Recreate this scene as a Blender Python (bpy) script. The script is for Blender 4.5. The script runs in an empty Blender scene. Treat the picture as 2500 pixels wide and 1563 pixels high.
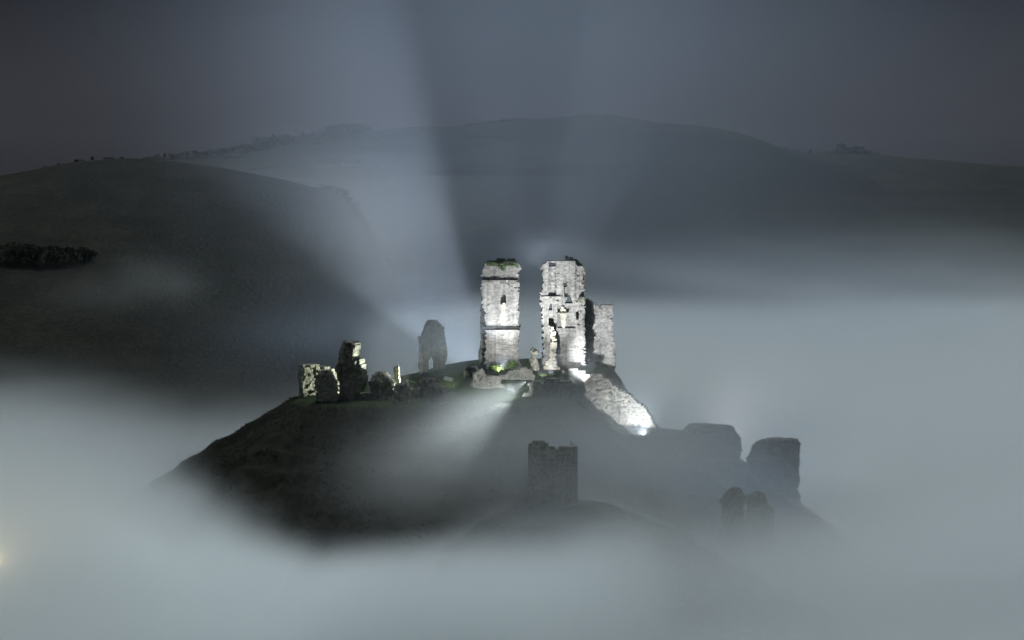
import bpy, bmesh, math, random
import numpy as np
from mathutils import Vector, Matrix, noise as mnoise

R = math.radians
rng = np.random.default_rng(11)
random.seed(5)
sc = bpy.context.scene
COL = sc.collection

# ------------------------------------------------------------------ camera
F, CX, CY, HORIZON, CAMZ = 5414.0, 1250.0, 781.5, 395.0, 43.0     # photograph pixels (2500 wide)
PITCH = math.atan((CY - HORIZON) / F)
cam = bpy.data.cameras.new('camera')
cam.sensor_width = 36.0
cam.lens = 36.0 * F / 2500.0
cam.clip_start, cam.clip_end = 0.5, 20000.0
camo = bpy.data.objects.new('camera', cam)
COL.objects.link(camo)
camo.location = (0, 0, CAMZ)
camo.rotation_euler = (math.pi / 2 - PITCH, 0, 0)
sc.camera = camo

# ------------------------------------------------------------------ world and moon
MOON_ELEV, MOON_AZ = 62.0, 16.0            # degrees; azimuth clockwise from +Y
world = bpy.data.worlds.new('World')
sc.world = world
world.use_nodes = True
wn = world.node_tree
for n in list(wn.nodes):
    wn.nodes.remove(n)
sky = wn.nodes.new('ShaderNodeTexSky')
sky.sky_type = 'NISHITA'
sky.sun_disc = False
sky.sun_elevation = R(MOON_ELEV)
sky.sun_rotation = R(MOON_AZ)
sky.air_density = 1.0
sky.dust_density = 2.0
hsv = wn.nodes.new('ShaderNodeHueSaturation')
hsv.inputs['Saturation'].default_value = 0.45
tint = wn.nodes.new('ShaderNodeMixRGB')
tint.blend_type = 'MULTIPLY'
tint.inputs[0].default_value = 1.0
tint.inputs[2].default_value = (0.90, 0.93, 1.22, 1)
bg = wn.nodes.new('ShaderNodeBackground')
bg.inputs['Strength'].default_value = 0.0110
out = wn.nodes.new('ShaderNodeOutputWorld')
wn.links.new(sky.outputs[0], hsv.inputs['Color'])
wn.links.new(hsv.outputs[0], tint.inputs[1])
# the night sky pales towards the horizon (village glow in the moist air)
wtc = wn.nodes.new('ShaderNodeTexCoord')
wsep = wn.nodes.new('ShaderNodeSeparateXYZ')
wn.links.new(wtc.outputs['Generated'], wsep.inputs[0])
wr = wn.nodes.new('ShaderNodeValToRGB')
for e_, (p_, c_) in zip([wr.color_ramp.elements[0], wr.color_ramp.elements[1], wr.color_ramp.elements.new(0.1), wr.color_ramp.elements.new(0.035)],
                        [(0.0, 1.0), (1.0, 0.28), (0.13, 0.32), (0.035, 0.72)]):
    e_.position, e_.color = p_, (c_, c_, c_, 1)
wn.links.new(wsep.outputs[2], wr.inputs[0])
fall = wn.nodes.new('ShaderNodeMixRGB')
fall.blend_type = 'MULTIPLY'
fall.inputs[0].default_value = 1.0
wn.links.new(tint.outputs[0], fall.inputs[1])
wn.links.new(wr.outputs[0], fall.inputs[2])
wn.links.new(fall.outputs[0], bg.inputs['Color'])
wn.links.new(bg.outputs[0], out.inputs['Surface'])

moon = bpy.data.lights.new('moon', 'SUN')
moon.energy = 2.05
moon.angle = R(12)
moon.color = (0.89, 0.98, 1.0)
moono = bpy.data.objects.new('moon', moon)
COL.objects.link(moono)
md = Vector((math.sin(R(MOON_AZ)) * math.cos(R(MOON_ELEV)), math.cos(R(MOON_AZ)) * math.cos(R(MOON_ELEV)), math.sin(R(MOON_ELEV))))
moono.rotation_euler = md.to_track_quat('Z', 'Y').to_euler()
moono.location = md * 500

sc.view_settings.view_transform = 'Standard'
sc.view_settings.look = 'None'
sc.view_settings.exposure = 0.0
sc.view_settings.gamma = 1.0
sc.view_settings.use_curve_mapping = False
cy = sc.cycles
cy.use_denoising = True
cy.volume_bounces = 5
cy.max_bounces = 8
cy.diffuse_bounces = 2
cy.volume_step_rate = 4.0
cy.volume_max_steps = 256
cy.use_light_tree = True
cy.use_adaptive_sampling = True
cy.adaptive_threshold = 0.075
cy.adaptive_min_samples = 16
cy.sample_clamp_indirect = 4.0


# ------------------------------------------------------------------ helpers
def at(px, py, Y):
    """the point at distance Y that the photograph shows at (px, py)"""
    a, b = (px - CX) / F, (CY - py) / F
    d = Vector((a, math.cos(PITCH) + b * math.sin(PITCH), -math.sin(PITCH) + b * math.cos(PITCH)))
    return Vector((0, 0, CAMZ)) + d * (Y / d.y)


def mesh_obj(name, verts, faces, mat, parent=None, smooth=False):
    me = bpy.data.meshes.new(name)
    me.from_pydata([tuple(v) for v in verts], [], faces)
    me.update()
    if smooth:
        me.polygons.foreach_set('use_smooth', [True] * len(me.polygons))
    o = bpy.data.objects.new(name, me)
    COL.objects.link(o)
    if mat:
        me.materials.append(mat)
    if parent:
        o.parent = parent
    return o


def fast_mesh(name, V, Q, mat, parent=None, smooth=False):
    """V (n,3) array, Q (m,k) array of faces with k corners"""
    V = np.asarray(V, dtype=np.float32)
    Q = np.asarray(Q, dtype=np.int32)
    k = Q.shape[1]
    me = bpy.data.meshes.new(name)
    me.vertices.add(len(V))
    me.vertices.foreach_set('co', V.ravel())
    me.loops.add(Q.size)
    me.loops.foreach_set('vertex_index', Q.ravel())
    me.polygons.add(len(Q))
    me.polygons.foreach_set('loop_start', np.arange(0, Q.size, k, dtype=np.int32))
    me.polygons.foreach_set('use_smooth', np.full(len(Q), smooth))
    me.update(calc_edges=True)
    me.validate()
    o = bpy.data.objects.new(name, me)
    COL.objects.link(o)
    me.materials.append(mat)
    if parent:
        o.parent = parent
    return o


def tag(o, label=None, cat=None, group=None, kind=None):
    if label: o['label'] = label
    if cat: o['category'] = cat
    if group: o['group'] = group
    if kind: o['kind'] = kind
    return o


def empty(name, loc, rz=0.0):
    o = bpy.data.objects.new(name, None)
    o.empty_display_size = 0.5
    COL.objects.link(o)
    o.location = loc
    o.rotation_euler = (0, 0, rz)
    return o


# ------------------------------------------------------------------ materials
def nodes_of(name):
    m = bpy.data.materials.new(name)
    m.use_nodes = True
    nt = m.node_tree
    return m, nt, nt.nodes['Principled BSDF']


def ramp(nt, fac, stops):
    r = nt.nodes.new('ShaderNodeValToRGB')
    el = r.color_ramp.elements
    while len(el) < len(stops):
        el.new(0.5)
    for e, (p, c) in zip(el, stops):
        e.position = p
        e.color = (*c, 1)
    nt.links.new(fac, r.inputs[0])
    return r.outputs[0]


def noise_tex(nt, scale, detail=5, rough=0.6, vec=None):
    n = nt.nodes.new('ShaderNodeTexNoise')
    n.inputs['Scale'].default_value = scale
    n.inputs['Detail'].default_value = detail
    n.inputs['Roughness'].default_value = rough
    if vec is not None:
        nt.links.new(vec, n.inputs['Vector'])
    return n


def mixc(nt, fac, a, b, mode='MIX'):
    m = nt.nodes.new('ShaderNodeMixRGB')
    m.blend_type = mode
    for sock, v in ((m.inputs[0], fac), (m.inputs[1], a), (m.inputs[2], b)):
        if isinstance(v, (int, float)):
            sock.default_value = v
        elif isinstance(v, tuple):
            sock.default_value = (*v, 1)
        else:
            nt.links.new(v, sock)
    return m.outputs[0]


def stone_material(name, lo, mid, hi, pit=0.35, rub=1.3, bump=0.6):
    m, nt, b = nodes_of(name)
    tc = nt.nodes.new('ShaderNodeTexCoord')
    v = tc.outputs['Object']
    n1 = noise_tex(nt, 0.22, 7, 0.7, v)
    base = ramp(nt, n1.outputs['Fac'], [(0.36, lo), (0.5, mid), (0.72, hi)])
    geo = nt.nodes.new('ShaderNodeNewGeometry')
    per = ramp(nt, geo.outputs['Random Per Island'], [(0.0, (0.62, 0.62, 0.62)), (0.5, (0.95, 0.94, 0.92)), (1.0, (1.25, 1.22, 1.15))])
    base = mixc(nt, 0.8, base, per, 'MULTIPLY')
    vor = nt.nodes.new('ShaderNodeTexVoronoi')
    vor.inputs['Scale'].default_value = rub
    nt.links.new(v, vor.inputs['Vector'])
    n2 = noise_tex(nt, 2.2, 5, 0.7, v)
    pits = ramp(nt, n2.outputs['Fac'], [(0.34, (pit, pit, pit)), (0.47, (1, 1, 1))])
    base = mixc(nt, 1.0, base, pits, 'MULTIPLY')
    # dark run-off streaks below ledges
    mp = nt.nodes.new('ShaderNodeMapping')
    mp.inputs['Scale'].default_value = (1.6, 1.6, 0.08)
    nt.links.new(v, mp.inputs['Vector'])
    n3 = noise_tex(nt, 1.0, 4, 0.6, mp.outputs[0])
    st = ramp(nt, n3.outputs['Fac'], [(0.38, (0.62, 0.64, 0.62)), (0.55, (1, 1, 1))])
    base = mixc(nt, 0.8, base, st, 'MULTIPLY')
    nt.links.new(base, b.inputs['Base Color'])
    b.inputs['Roughness'].default_value = 0.95
    b.inputs['Specular IOR Level'].default_value = 0.15
    bp = nt.nodes.new('ShaderNodeBump')
    bp.inputs['Strength'].default_value = bump
    bp.inputs['Distance'].default_value = 0.25
    nt.links.new(n2.outputs['Fac'], bp.inputs['Height'])
    nt.links.new(bp.outputs[0], b.inputs['Normal'])
    return m


def plain_material(name, c1, c2, scale=3.0, rough=0.9):
    m, nt, b = nodes_of(name)
    tc = nt.nodes.new('ShaderNodeTexCoord')
    n = noise_tex(nt, scale, 5, 0.65, tc.outputs['Object'])
    nt.links.new(ramp(nt, n.outputs['Fac'], [(0.35, c1), (0.65, c2)]), b.inputs['Base Color'])
    b.inputs['Roughness'].default_value = rough
    b.inputs['Specular IOR Level'].default_value = 0.02
    return m


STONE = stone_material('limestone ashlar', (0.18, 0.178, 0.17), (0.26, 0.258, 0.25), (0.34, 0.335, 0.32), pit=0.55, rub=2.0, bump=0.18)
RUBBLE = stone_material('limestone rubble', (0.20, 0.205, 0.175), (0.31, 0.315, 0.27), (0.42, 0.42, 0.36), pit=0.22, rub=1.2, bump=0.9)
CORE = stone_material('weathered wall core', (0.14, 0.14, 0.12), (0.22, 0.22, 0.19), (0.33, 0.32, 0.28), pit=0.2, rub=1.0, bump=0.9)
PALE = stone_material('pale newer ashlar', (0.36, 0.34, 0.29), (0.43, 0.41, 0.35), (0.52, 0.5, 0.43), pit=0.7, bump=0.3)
TURF = plain_material('turf on the wall tops', (0.05, 0.07, 0.035), (0.11, 0.14, 0.08), 1.5)
LEAF = plain_material('shrub leaf', (0.05, 0.10, 0.02), (0.10, 0.17, 0.04), 2.0)
TREE = plain_material('tree leaf', (0.02, 0.028, 0.016), (0.045, 0.055, 0.03), 0.7)
BARK = plain_material('bark', (0.04, 0.035, 0.03), (0.08, 0.07, 0.06), 4.0)
WOOD = plain_material('fence wood', (0.12, 0.11, 0.09), (0.22, 0.2, 0.17), 3.0)
BOARD = plain_material('pale board', (0.5, 0.5, 0.47), (0.62, 0.61, 0.57), 3.0, 0.6)
METAL = plain_material('dark painted metal', (0.04, 0.04, 0.045), (0.07, 0.07, 0.075), 3.0, 0.5)

GRASSM, nt, b = nodes_of('rough grass')
geo = nt.nodes.new('ShaderNodeNewGeometry')
p = geo.outputs['Position']
n1 = noise_tex(nt, 0.05, 6, 0.65, p)
n2 = noise_tex(nt, 0.6, 6, 0.7, p)
g1 = ramp(nt, n1.outputs['Fac'], [(0.3, (0.015, 0.016, 0.013)), (0.5, (0.022, 0.0225, 0.018)), (0.7, (0.036, 0.034, 0.027))])
g2 = ramp(nt, n2.outputs['Fac'], [(0.35, (0.5, 0.5, 0.5)), (0.6, (1.2, 1.2, 1.1))])
sepg = nt.nodes.new('ShaderNodeSeparateXYZ')
nt.links.new(p, sepg.inputs[0])
fld = nt.nodes.new('ShaderNodeTexVoronoi')
fld.inputs['Scale'].default_value = 0.0065
nt.links.new(p, fld.inputs['Vector'])
fcol = nt.nodes.new('ShaderNodeRGBToBW')
nt.links.new(fld.outputs['Color'], fcol.inputs[0])
fr = ramp(nt, fcol.outputs[0], [(0.2, (0.65, 0.65, 0.65)), (0.8, (1.35, 1.35, 1.3))])
isfar = nt.nodes.new('ShaderNodeMath')
isfar.operation = 'GREATER_THAN'
isfar.inputs[1].default_value = 1050.0
nt.links.new(sepg.outputs[1], isfar.inputs[0])
gbase = mixc(nt, 1.0, g1, g2, 'MULTIPLY')
gfield = mixc(nt, 1.0, gbase, fr, 'MULTIPLY')
gall = mixc(nt, isfar.outputs[0], gbase, gfield)
lawn = nt.nodes.new('ShaderNodeAttribute')
lawn.attribute_name = 'lawn'
glawn = mixc(nt, 1.0, g2, (0.032, 0.05, 0.02), 'MULTIPLY')
nt.links.new(mixc(nt, lawn.outputs['Fac'], gall, glawn), b.inputs['Base Color'])
b.inputs['Roughness'].default_value = 1.0
b.inputs['Specular IOR Level'].default_value = 0.05
bp = nt.nodes.new('ShaderNodeBump')
bp.inputs['Strength'].default_value = 0.8
bp.inputs['Distance'].default_value = 0.5
nt.links.new(n2.outputs['Fac'], bp.inputs['Height'])
nt.links.new(bp.outputs[0], b.inputs['Normal'])

TUFT = plain_material('grass blades', (0.026, 0.029, 0.02), (0.055, 0.054, 0.04), 0.25)
_nt = TUFT.node_tree
_tr = _nt.nodes.new('ShaderNodeBsdfTranslucent')
_tr.inputs['Color'].default_value = (0.035, 0.037, 0.026, 1)
_mx = _nt.nodes.new('ShaderNodeMixShader')
_mx.inputs[0].default_value = 0.45
_nt.links.new(_nt.nodes['Principled BSDF'].outputs[0], _mx.inputs[1])
_nt.links.new(_tr.outputs[0], _mx.inputs[2])
_nt.links.new(_mx.outputs[0], _nt.nodes['Material Output'].inputs['Surface'])


# ------------------------------------------------------------------ terrain
def vnoise(x, y, seed=0):
    """smooth lattice noise, vectorised, about -1..1"""
    xi, yi = np.floor(x).astype(np.int64), np.floor(y).astype(np.int64)
    fx, fy = x - xi, y - yi
    fx, fy = fx * fx * (3 - 2 * fx), fy * fy * (3 - 2 * fy)

    def h(a, b):
        n = (a * 374761393 + b * 668265263 + seed * 1442695041) & 0xffffffff
        n = ((n ^ (n >> 13)) * 1274126177) & 0xffffffff
        return ((n ^ (n >> 16)) & 0xffff) / 32767.5 - 1
    return (h(xi, yi) * (1 - fx) + h(xi + 1, yi) * fx) * (1 - fy) + (h(xi, yi + 1) * (1 - fx) + h(xi + 1, yi + 1) * fx) * fy


def fbm(x, y, s, o=4, seed=0):
    r, a = 0, 1.0
    for k in range(o):
        r = r + a * vnoise(x / s, y / s, seed + k)
        s, a = s * 0.5, a * 0.5
    return r


def sstep(t):
    t = np.clip(t, 0, 1)
    return t * t * (3 - 2 * t)


BACK_Y, LEFT_Y = 2000.0, 950.0
BACK = np.array([(-900, 470), (-300, 448), (0, 440), (250, 398), (413, 388), (620, 374), (703, 355), (827, 339), (905, 326), (1000, 313), (1059, 309), (1130, 308),
                 (1290, 296), (1380, 284), (1438, 281), (1500, 284), (1600, 302), (1700, 308), (1780, 322), (1850, 345), (1900, 366), (1960, 377),
                 (2040, 379), (2130, 380), (2200, 388), (2400, 402), (2700, 420), (3400, 450)], float)
LEFT = np.array([(-1200, 520), (-300, 470), (0, 432), (90, 418), (180, 402), (330, 394), (430, 403), (560, 425), (700, 452), (780, 471), (830, 484),
                 (866, 508), (890, 560), (915, 640), (940, 760), (1000, 900), (1400, 960)], float)


def ridge(tab, Y):
    xs = (tab[:, 0] - CX) / F * Y
    zs = np.array([at(a, b, Y).z for a, b in tab])
    return xs, zs


BX, BZ = ridge(BACK, BACK_Y)
LX, LZ = ridge(LEFT, LEFT_Y)
VALLEY = -48.0


def smooth_interp(x, xs, zs, w):
    return sum(np.interp(x + d * w, xs, zs) for d in (-1, -0.5, 0, 0.5, 1)) / 5.0


PLATEAU = [(-40, 401), (-37, 394), (-26, 391.5), (-12, 391), (0, 394), (8, 397.5), (11, 401), (11.5, 409), (11, 421), (14, 432), (21, 440), (20, 452), (12, 460), (-15, 456), (-36, 428)]
TERRACE = [(18, 408), (30, 407), (36, 410), (36, 416), (20, 420)]                     # z -7.5
LOWER = [(40, 398), (50, 398), (51, 410), (42, 412)]                                 # z -19.5
GATE = [(0, 361), (12, 360), (16, 366), (12, 372), (0, 372)]                          # z -13.5


def poly_dist(x, y, poly):
    """distance outside the polygon (0 inside), negative inside"""
    d2 = np.full(x.shape, 1e18)
    inside = np.zeros(x.shape, bool)
    n = len(poly)
    for i in range(n):
        (x0, y0), (x1, y1) = poly[i], poly[(i + 1) % n]
        ex, ey = x1 - x0, y1 - y0
        t = np.clip(((x - x0) * ex + (y - y0) * ey) / (ex * ex + ey * ey), 0, 1)
        d2 = np.minimum(d2, (x - x0 - t * ex) ** 2 + (y - y0 - t * ey) ** 2)
        c = ((y0 > y) != (y1 > y)) & (x < ex * (y - y0) / (ey if ey else 1e-9) + x0)
        inside ^= c
    d = np.sqrt(d2)
    return np.where(inside, -d, d)


def shoulder(d, slope, soft):
    d = np.maximum(d, -50)
    s = np.sqrt(d * d + soft * soft)
    return slope * 0.5 * (d + s)


def mound_z(x, y):
    top = 0.0 + 2.6 * sstep((y - 408) / 20) * sstep((x + 26) / 22) + 0.0 * x
    a = top - shoulder(poly_dist(x, y, PLATEAU), 0.60 + 0.28 * sstep((x - 5) / 9) + 1.5 * sstep((y - 419) / 7) * sstep((x - 9) / 6), 1.6)
    b_ = -7.8 - shoulder(poly_dist(x, y, TERRACE), 0.75, 2.0)
    c = -22.5 - shoulder(poly_dist(x, y, LOWER), 0.8, 2.5)
    d = -13.7 - shoulder(poly_dist(x, y, GATE), 0.5, 1.5)
    z = np.maximum(np.maximum(a, b_), np.maximum(c, d))
    # grassy bank along the foot of the curtain wall
    bank = 0.7 * np.exp(-((y - 405.5 - (x - 14) * 0.12) / 2.2) ** 2) * sstep((x - 12) / 5) * sstep((34 - x) / 7)
    dd = np.maximum(poly_dist(x, y, PLATEAU), 0)
    rough = fbm(x, y, 11.0, 5, 3) * 0.75 * sstep(dd / 6) + fbm(x, y, 3.0, 3, 9) * 0.18 * (0.4 + sstep(dd / 3)) + 0.22 * np.sin(z * 2.1 + fbm(x, y, 14, 2, 40) * 2.0) * sstep(dd / 4)
    return z + bank + rough


def ground_z(x, y):
    x, y = np.asarray(x, float), np.asarray(y, float)
    z = np.full(np.broadcast(x, y).shape, VALLEY) + fbm(x, y, 120, 3, 21) * 1.5
    z = z + (41.2 - VALLEY) * np.clip(1 - np.maximum(y - 2, 0) / 205, 0, 1) ** 1.6        # the hill the camera stands on
    back = smooth_interp(x * 1.0, BX, BZ, 6.0)
    t = (y - 1150) / (BACK_Y - 1150)
    hb = (back - VALLEY) * np.where(t < 1, sstep(t) ** 0.85, 1 - 0.00025 * (y - BACK_Y)) + fbm(x, y, 160, 4, 5) * 2.0 * sstep(t * 3) * sstep((1 - t) * 3)
    left = smooth_interp(x, LX, LZ, 4.0)
    t2 = (y - 560) / (LEFT_Y - 560)
    hl = (left - VALLEY) * np.where(t2 < 1, sstep(t2) ** 0.8, sstep(1 - (y - LEFT_Y) / 420.0))
    hl = hl + fbm(x, y, 90, 4, 8) * 1.2 * sstep(t2 * 3) * sstep((1 - t2) * 4)
    lamp_rise = 26.0 * np.exp(-(((x + 82) / 9) ** 2 + ((y - 330) / 12) ** 2))
    return z + np.maximum(np.maximum(hb, hl), 0) + lamp_rise


def sheet(name, xs, ys, fz, mat, smooth=True):
    X, Y = np.meshgrid(xs, ys)
    Z = fz(X, Y)
    V = np.stack([X, Y, Z], -1).reshape(-1, 3)
    nx, ny = len(xs), len(ys)
    i = (np.arange(ny - 1)[:, None] * nx + np.arange(nx - 1)[None, :]).ravel()
    Q = np.stack([i, i + 1, i + nx + 1, i + nx], -1)
    return fast_mesh(name, V, Q, mat, smooth=smooth)


gx = np.concatenate([np.linspace(-6000, -900, 18)[:-1], np.linspace(-900, 900, 301), np.linspace(900, 6000, 18)[1:]])
gy = np.concatenate([np.linspace(-1500, -20, 10)[:-1], np.linspace(-20, 540, 60)[:-1], np.linspace(540, 1150, 90)[:-1], np.linspace(1150, 2040, 100)[:-1], np.linspace(2040, 4500, 24)])
tag(sheet('ground', gx, gy, ground_z, GRASSM), kind='structure')
hill = tag(sheet('castle_hill', np.arange(-125, 126, 0.8), np.arange(310, 520, 0.8), mound_z, GRASSM), kind='structure')
_co = np.empty(len(hill.data.vertices) * 3, np.float32)
hill.data.vertices.foreach_get('co', _co)
_co = _co.reshape(-1, 3).astype(float)
_la = hill.data.attributes.new('lawn', 'FLOAT', 'POINT')
_la.data.foreach_set('value', sstep((1.0 - poly_dist(_co[:, 0], _co[:, 1], PLATEAU) + fbm(_co[:, 0], _co[:, 1], 6, 3, 71)) / 2.5).astype(np.float32))


def terrain(x, y):
    return max(float(ground_z(x, y)), float(mound_z(np.array(float(x)), np.array(float(y)))) if -125 < x < 125 and 310 < y < 520 else -1e9)


def land(px, py, y0=300, y1=2100):
    """first point of the land on the photograph's ray through (px, py)"""
    ys = np.arange(y0, y1, 2.0)
    p0, p1 = at(px, py, y0), at(px, py, y1)
    xs = np.interp(ys, (y0, y1), (p0.x, p1.x))
    zs = np.interp(ys, (y0, y1), (p0.z, p1.z))
    hit = np.nonzero(ground_z(xs, ys) > zs)[0]
    k = hit[0] if len(hit) else len(ys) - 1
    return Vector((xs[k], ys[k], float(ground_z(xs[k], ys[k]))))


# ------------------------------------------------------------------ masonry
BOX = np.array([(0, 1, 3, 2), (4, 6, 7, 5), (0, 4, 5, 1), (2, 3, 7, 6), (0, 2, 6, 4), (1, 5, 7, 3)])


def crossings(poly, v):
    out = []
    n = len(poly)
    for i in range(n):
        (x0, y0), (x1, y1) = poly[i], poly[(i + 1) % n]
        if (y0 > v) != (y1 > v):
            out.append(x0 + (v - y0) * (x1 - x0) / (y1 - y0))
    return sorted(out)


def inside(poly, u, v):
    return sum(1 for c in crossings(poly, v) if c < u) % 2 == 1


def masonry(name, outline, thick, mat, parent, holes=(), relief=(), course=0.34, block=(0.35, 0.8), jit=0.05, ragged=0.12, lump=0.0, back=True, skew=0.02, pits=0.0):
    """courses of separate blocks filling an outline (u along the wall, v up); relief = (polygon, metres proud of the face);
    lump > 0 rounds the wall in plan so that it bulges like a boulder of fallen masonry"""
    r = np.random.default_rng(int(abs(outline[0][0] * 1000 + outline[0][1] * 77 + len(outline))) + 3)
    v0, v1 = min(p[1] for p in outline), max(p[1] for p in outline)
    widest = max(p[0] for p in outline) - min(p[0] for p in outline)
    V, Q = [], []
    v = v0
    while v < v1 - 0.05:
        h = course * r.uniform(0.75, 1.3)
        vc = v + h / 2
        cuts = crossings(outline, vc)
        for a, b_ in zip(cuts[::2], cuts[1::2]):
            a, b_ = a + r.uniform(-ragged, ragged), b_ + r.uniform(-ragged, ragged)
            if b_ - a < 0.12:
                continue
            joints = [a]
            u = a + r.uniform(0.3, 1.0) * block[0]
            while u < b_ - 0.15:
                joints.append(u)
                u += r.uniform(*block)
            joints.append(b_)
            forced = [c for pl in list(holes) + [q[0] for q in relief] for c in crossings(pl, vc) if a < c < b_]
            if forced:
                joints = sorted([j for j in joints if all(abs(j - f) > 0.12 for f in forced)] + forced)
            half, mid = (b_ - a) / 2, (a + b_) / 2
            for u0, u1 in zip(joints, joints[1:]):
                uc = (u0 + u1) / 2
                if any(inside(hp, uc, vc) for hp in holes):
                    continue
                d = r.normal(0, jit) - (0.55 if r.uniform() < pits else 0.0)
                for pl, dep in relief:
                    if inside(pl, uc, vc):
                        d += dep
                t = thick / 2
                if lump > 0:
                    q = max(0.0, 1 - ((uc - mid) / half) ** 2) if half > 0 else 0
                    t = thick / 2 * (1 - lump + lump * math.sqrt(q)) * min(1.0, 0.35 + 0.65 * (2 * half / widest) ** 0.7)
                w0, w1 = -t - d, (t + r.normal(0, jit) if back else 0.0)
                c = np.array([(uu, ww, vv) for uu in (u0 - .012, u1 + .012) for ww in (w0, w1) for vv in (v - .012, v + h + .012)])
                c += r.normal(0, skew, c.shape)
                Q.append(BOX + len(V) * 8)
                V.append(c)
        v += h
    return fast_mesh(name, np.concatenate(V), np.concatenate(Q), mat, parent)


def crag(name, outline, thick, mat, parent, rough=0.35, seed=1, seg=64, dv=0.2):
    """a weathered mass of rubble masonry: rings round an outline, broken up by cellular and fractal noise"""
    v0, v1 = min(p[1] for p in outline), max(p[1] for p in outline)
    nv = max(6, int((v1 - v0) / dv))
    V, Q = [], []
    half_w = (max(p[0] for p in outline) - min(p[0] for p in outline)) / 2
    rows = 0
    for i in range(nv + 1):
        v = v0 + (v1 - v0) * min(i / nv, 0.995)
        c = crossings(outline, v + 1e-4)
        if len(c) < 2:
            continue
        a, b_ = c[0], c[-1]
        m, h = (a + b_) / 2, (b_ - a) / 2
        dep = thick / 2 * min(1.0, 0.3 + 0.7 * h / half_w)
        for j in range(seg):
            t = 2 * math.pi * j / seg
            ct, st = math.cos(t), math.sin(t)
            k = 0.62      # superellipse: squarish corners
            q = Vector((m + h * math.copysign(abs(ct) ** k, ct), dep * math.copysign(abs(st) ** k, st), v))
            w = q * 1.0 + Vector((seed * 7.3, seed * 3.1, 0))
            cell = mnoise.voronoi(w * 1.15)[0]
            c2 = mnoise.voronoi(w * 2.7)[0]
            n_ = (min(cell[1] - cell[0], 0.5) - 0.3) * 1.5 + (min(c2[1] - c2[0], 0.45) - 0.25) * 0.45 + mnoise.fractal(w * 0.7, 1.0, 2.0, 4) * 0.9
            out_ = Vector((ct, st, 0.25))
            V.append(tuple(q + out_ * n_ * rough + Vector((0, 0, mnoise.noise(w * 2.1) * 0.18))))
        rows += 1
    for i in range(rows - 1):
        for j in range(seg):
            Q.append((i * seg + j, i * seg + (j + 1) % seg, (i + 1) * seg + (j + 1) % seg, (i + 1) * seg + j))
    topc = Vector((0, 0, 0))
    for j in range(seg):
        topc += Vector(V[(rows - 1) * seg + j])
    V.append(tuple(topc / seg + Vector((0, 0, 0.12))))
    for j in range(seg):
        Q.append(((rows - 1) * seg + j, (rows - 1) * seg + (j + 1) % seg, len(V) - 1))
    return mesh_obj(name, V, Q, mat, parent)


def local(pts, Y, yaw=0.0, org=None):
    """photograph outline standing at distance Y -> wall coordinates about org (u stretched so that a wall turned by yaw still fills it)"""
    c = math.cos(yaw)
    res = []
    for px, py in pts:
        if abs(yaw) < 1e-6:
            w = at(px, py, Y)
            res.append((w.x - org.x, w.z - org.z))
        else:
            # intersect the ray with the turned wall plane through org
            d = at(px, py, 100.0) - Vector((0, 0, CAMZ))
            nrm = Vector((-math.sin(yaw), c, 0))
            t = (org - Vector((0, 0, CAMZ))).dot(nrm) / d.dot(nrm)
            w = Vector((0, 0, CAMZ)) + d * t
            res.append(((w - org).dot(Vector((c, math.sin(yaw), 0))), w.z - org.z))
    return res


def ruin(name, outline, Y, thick, label, cat, mat=STONE, yaw=0.0, sink=1.0, group=None, part='masonry', **kw):
    """one standing piece of masonry traced at distance Y; returns (root, to_local)"""
    xs = [p[0] for p in outline]
    base = max(p[1] for p in outline)
    org = at((min(xs) + max(xs)) / 2, base, Y + thick / 2)
    root = empty(name, org, yaw)
    tag(root, label, cat, group)
    face = org + Vector((math.sin(yaw), -math.cos(yaw), 0)) * 0.0

    def L(pts):
        return local(pts, Y + thick / 2 if not yaw else Y, yaw, face)
    low = [(u, v) for u, v in L(outline)]
    vmin = min(v for _, v in low)
    low = [(u, v - (sink if v < vmin + 0.6 else 0)) for u, v in low]
    kw2 = dict(kw)
    kw2['holes'] = [L(h) for h in kw.get('holes', ())]
    kw2['relief'] = [(L(h), d) for h, d in kw.get('relief', ())]
    if 'craggy' in kw2:
        r_ = kw2.pop('craggy')
        crag(part, low, thick, mat, root, rough=r_, seed=int(outline[0][0]) % 97)
    else:
        masonry(part, low, thick, mat, root, **kw2)
    return root, L


def slab(name, L, outline, w0, w1, mat, root, **kw):
    """a further part of a ruin between depths w0..w1 of its local frame"""
    o = masonry(name, L(outline), w1 - w0, mat, root, **kw)
    o.location.y = (w0 + w1) / 2
    return o


def leaf_cloud(n, size, shape, seed):
    """n small leaf quads at points given by shape(rng) -> (3,), arrays"""
    r = np.random.default_rng(seed)
    C = np.array([shape(r) for _ in range(n)])
    a = r.normal(size=(n, 3)); a /= np.linalg.norm(a, axis=1, keepdims=True)
    b_ = np.cross(a, r.normal(size=(n, 3))); b_ /= np.linalg.norm(b_, axis=1, keepdims=True)
    s = size * r.uniform(0.6, 1.4, (n, 1))
    V = np.stack([C - a * s, C + b_ * s * 0.55, C + a * s, C - b_ * s * 0.55], 1).reshape(-1, 3)
    Q = np.arange(n * 4).reshape(-1, 4)
    return V, Q


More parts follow.
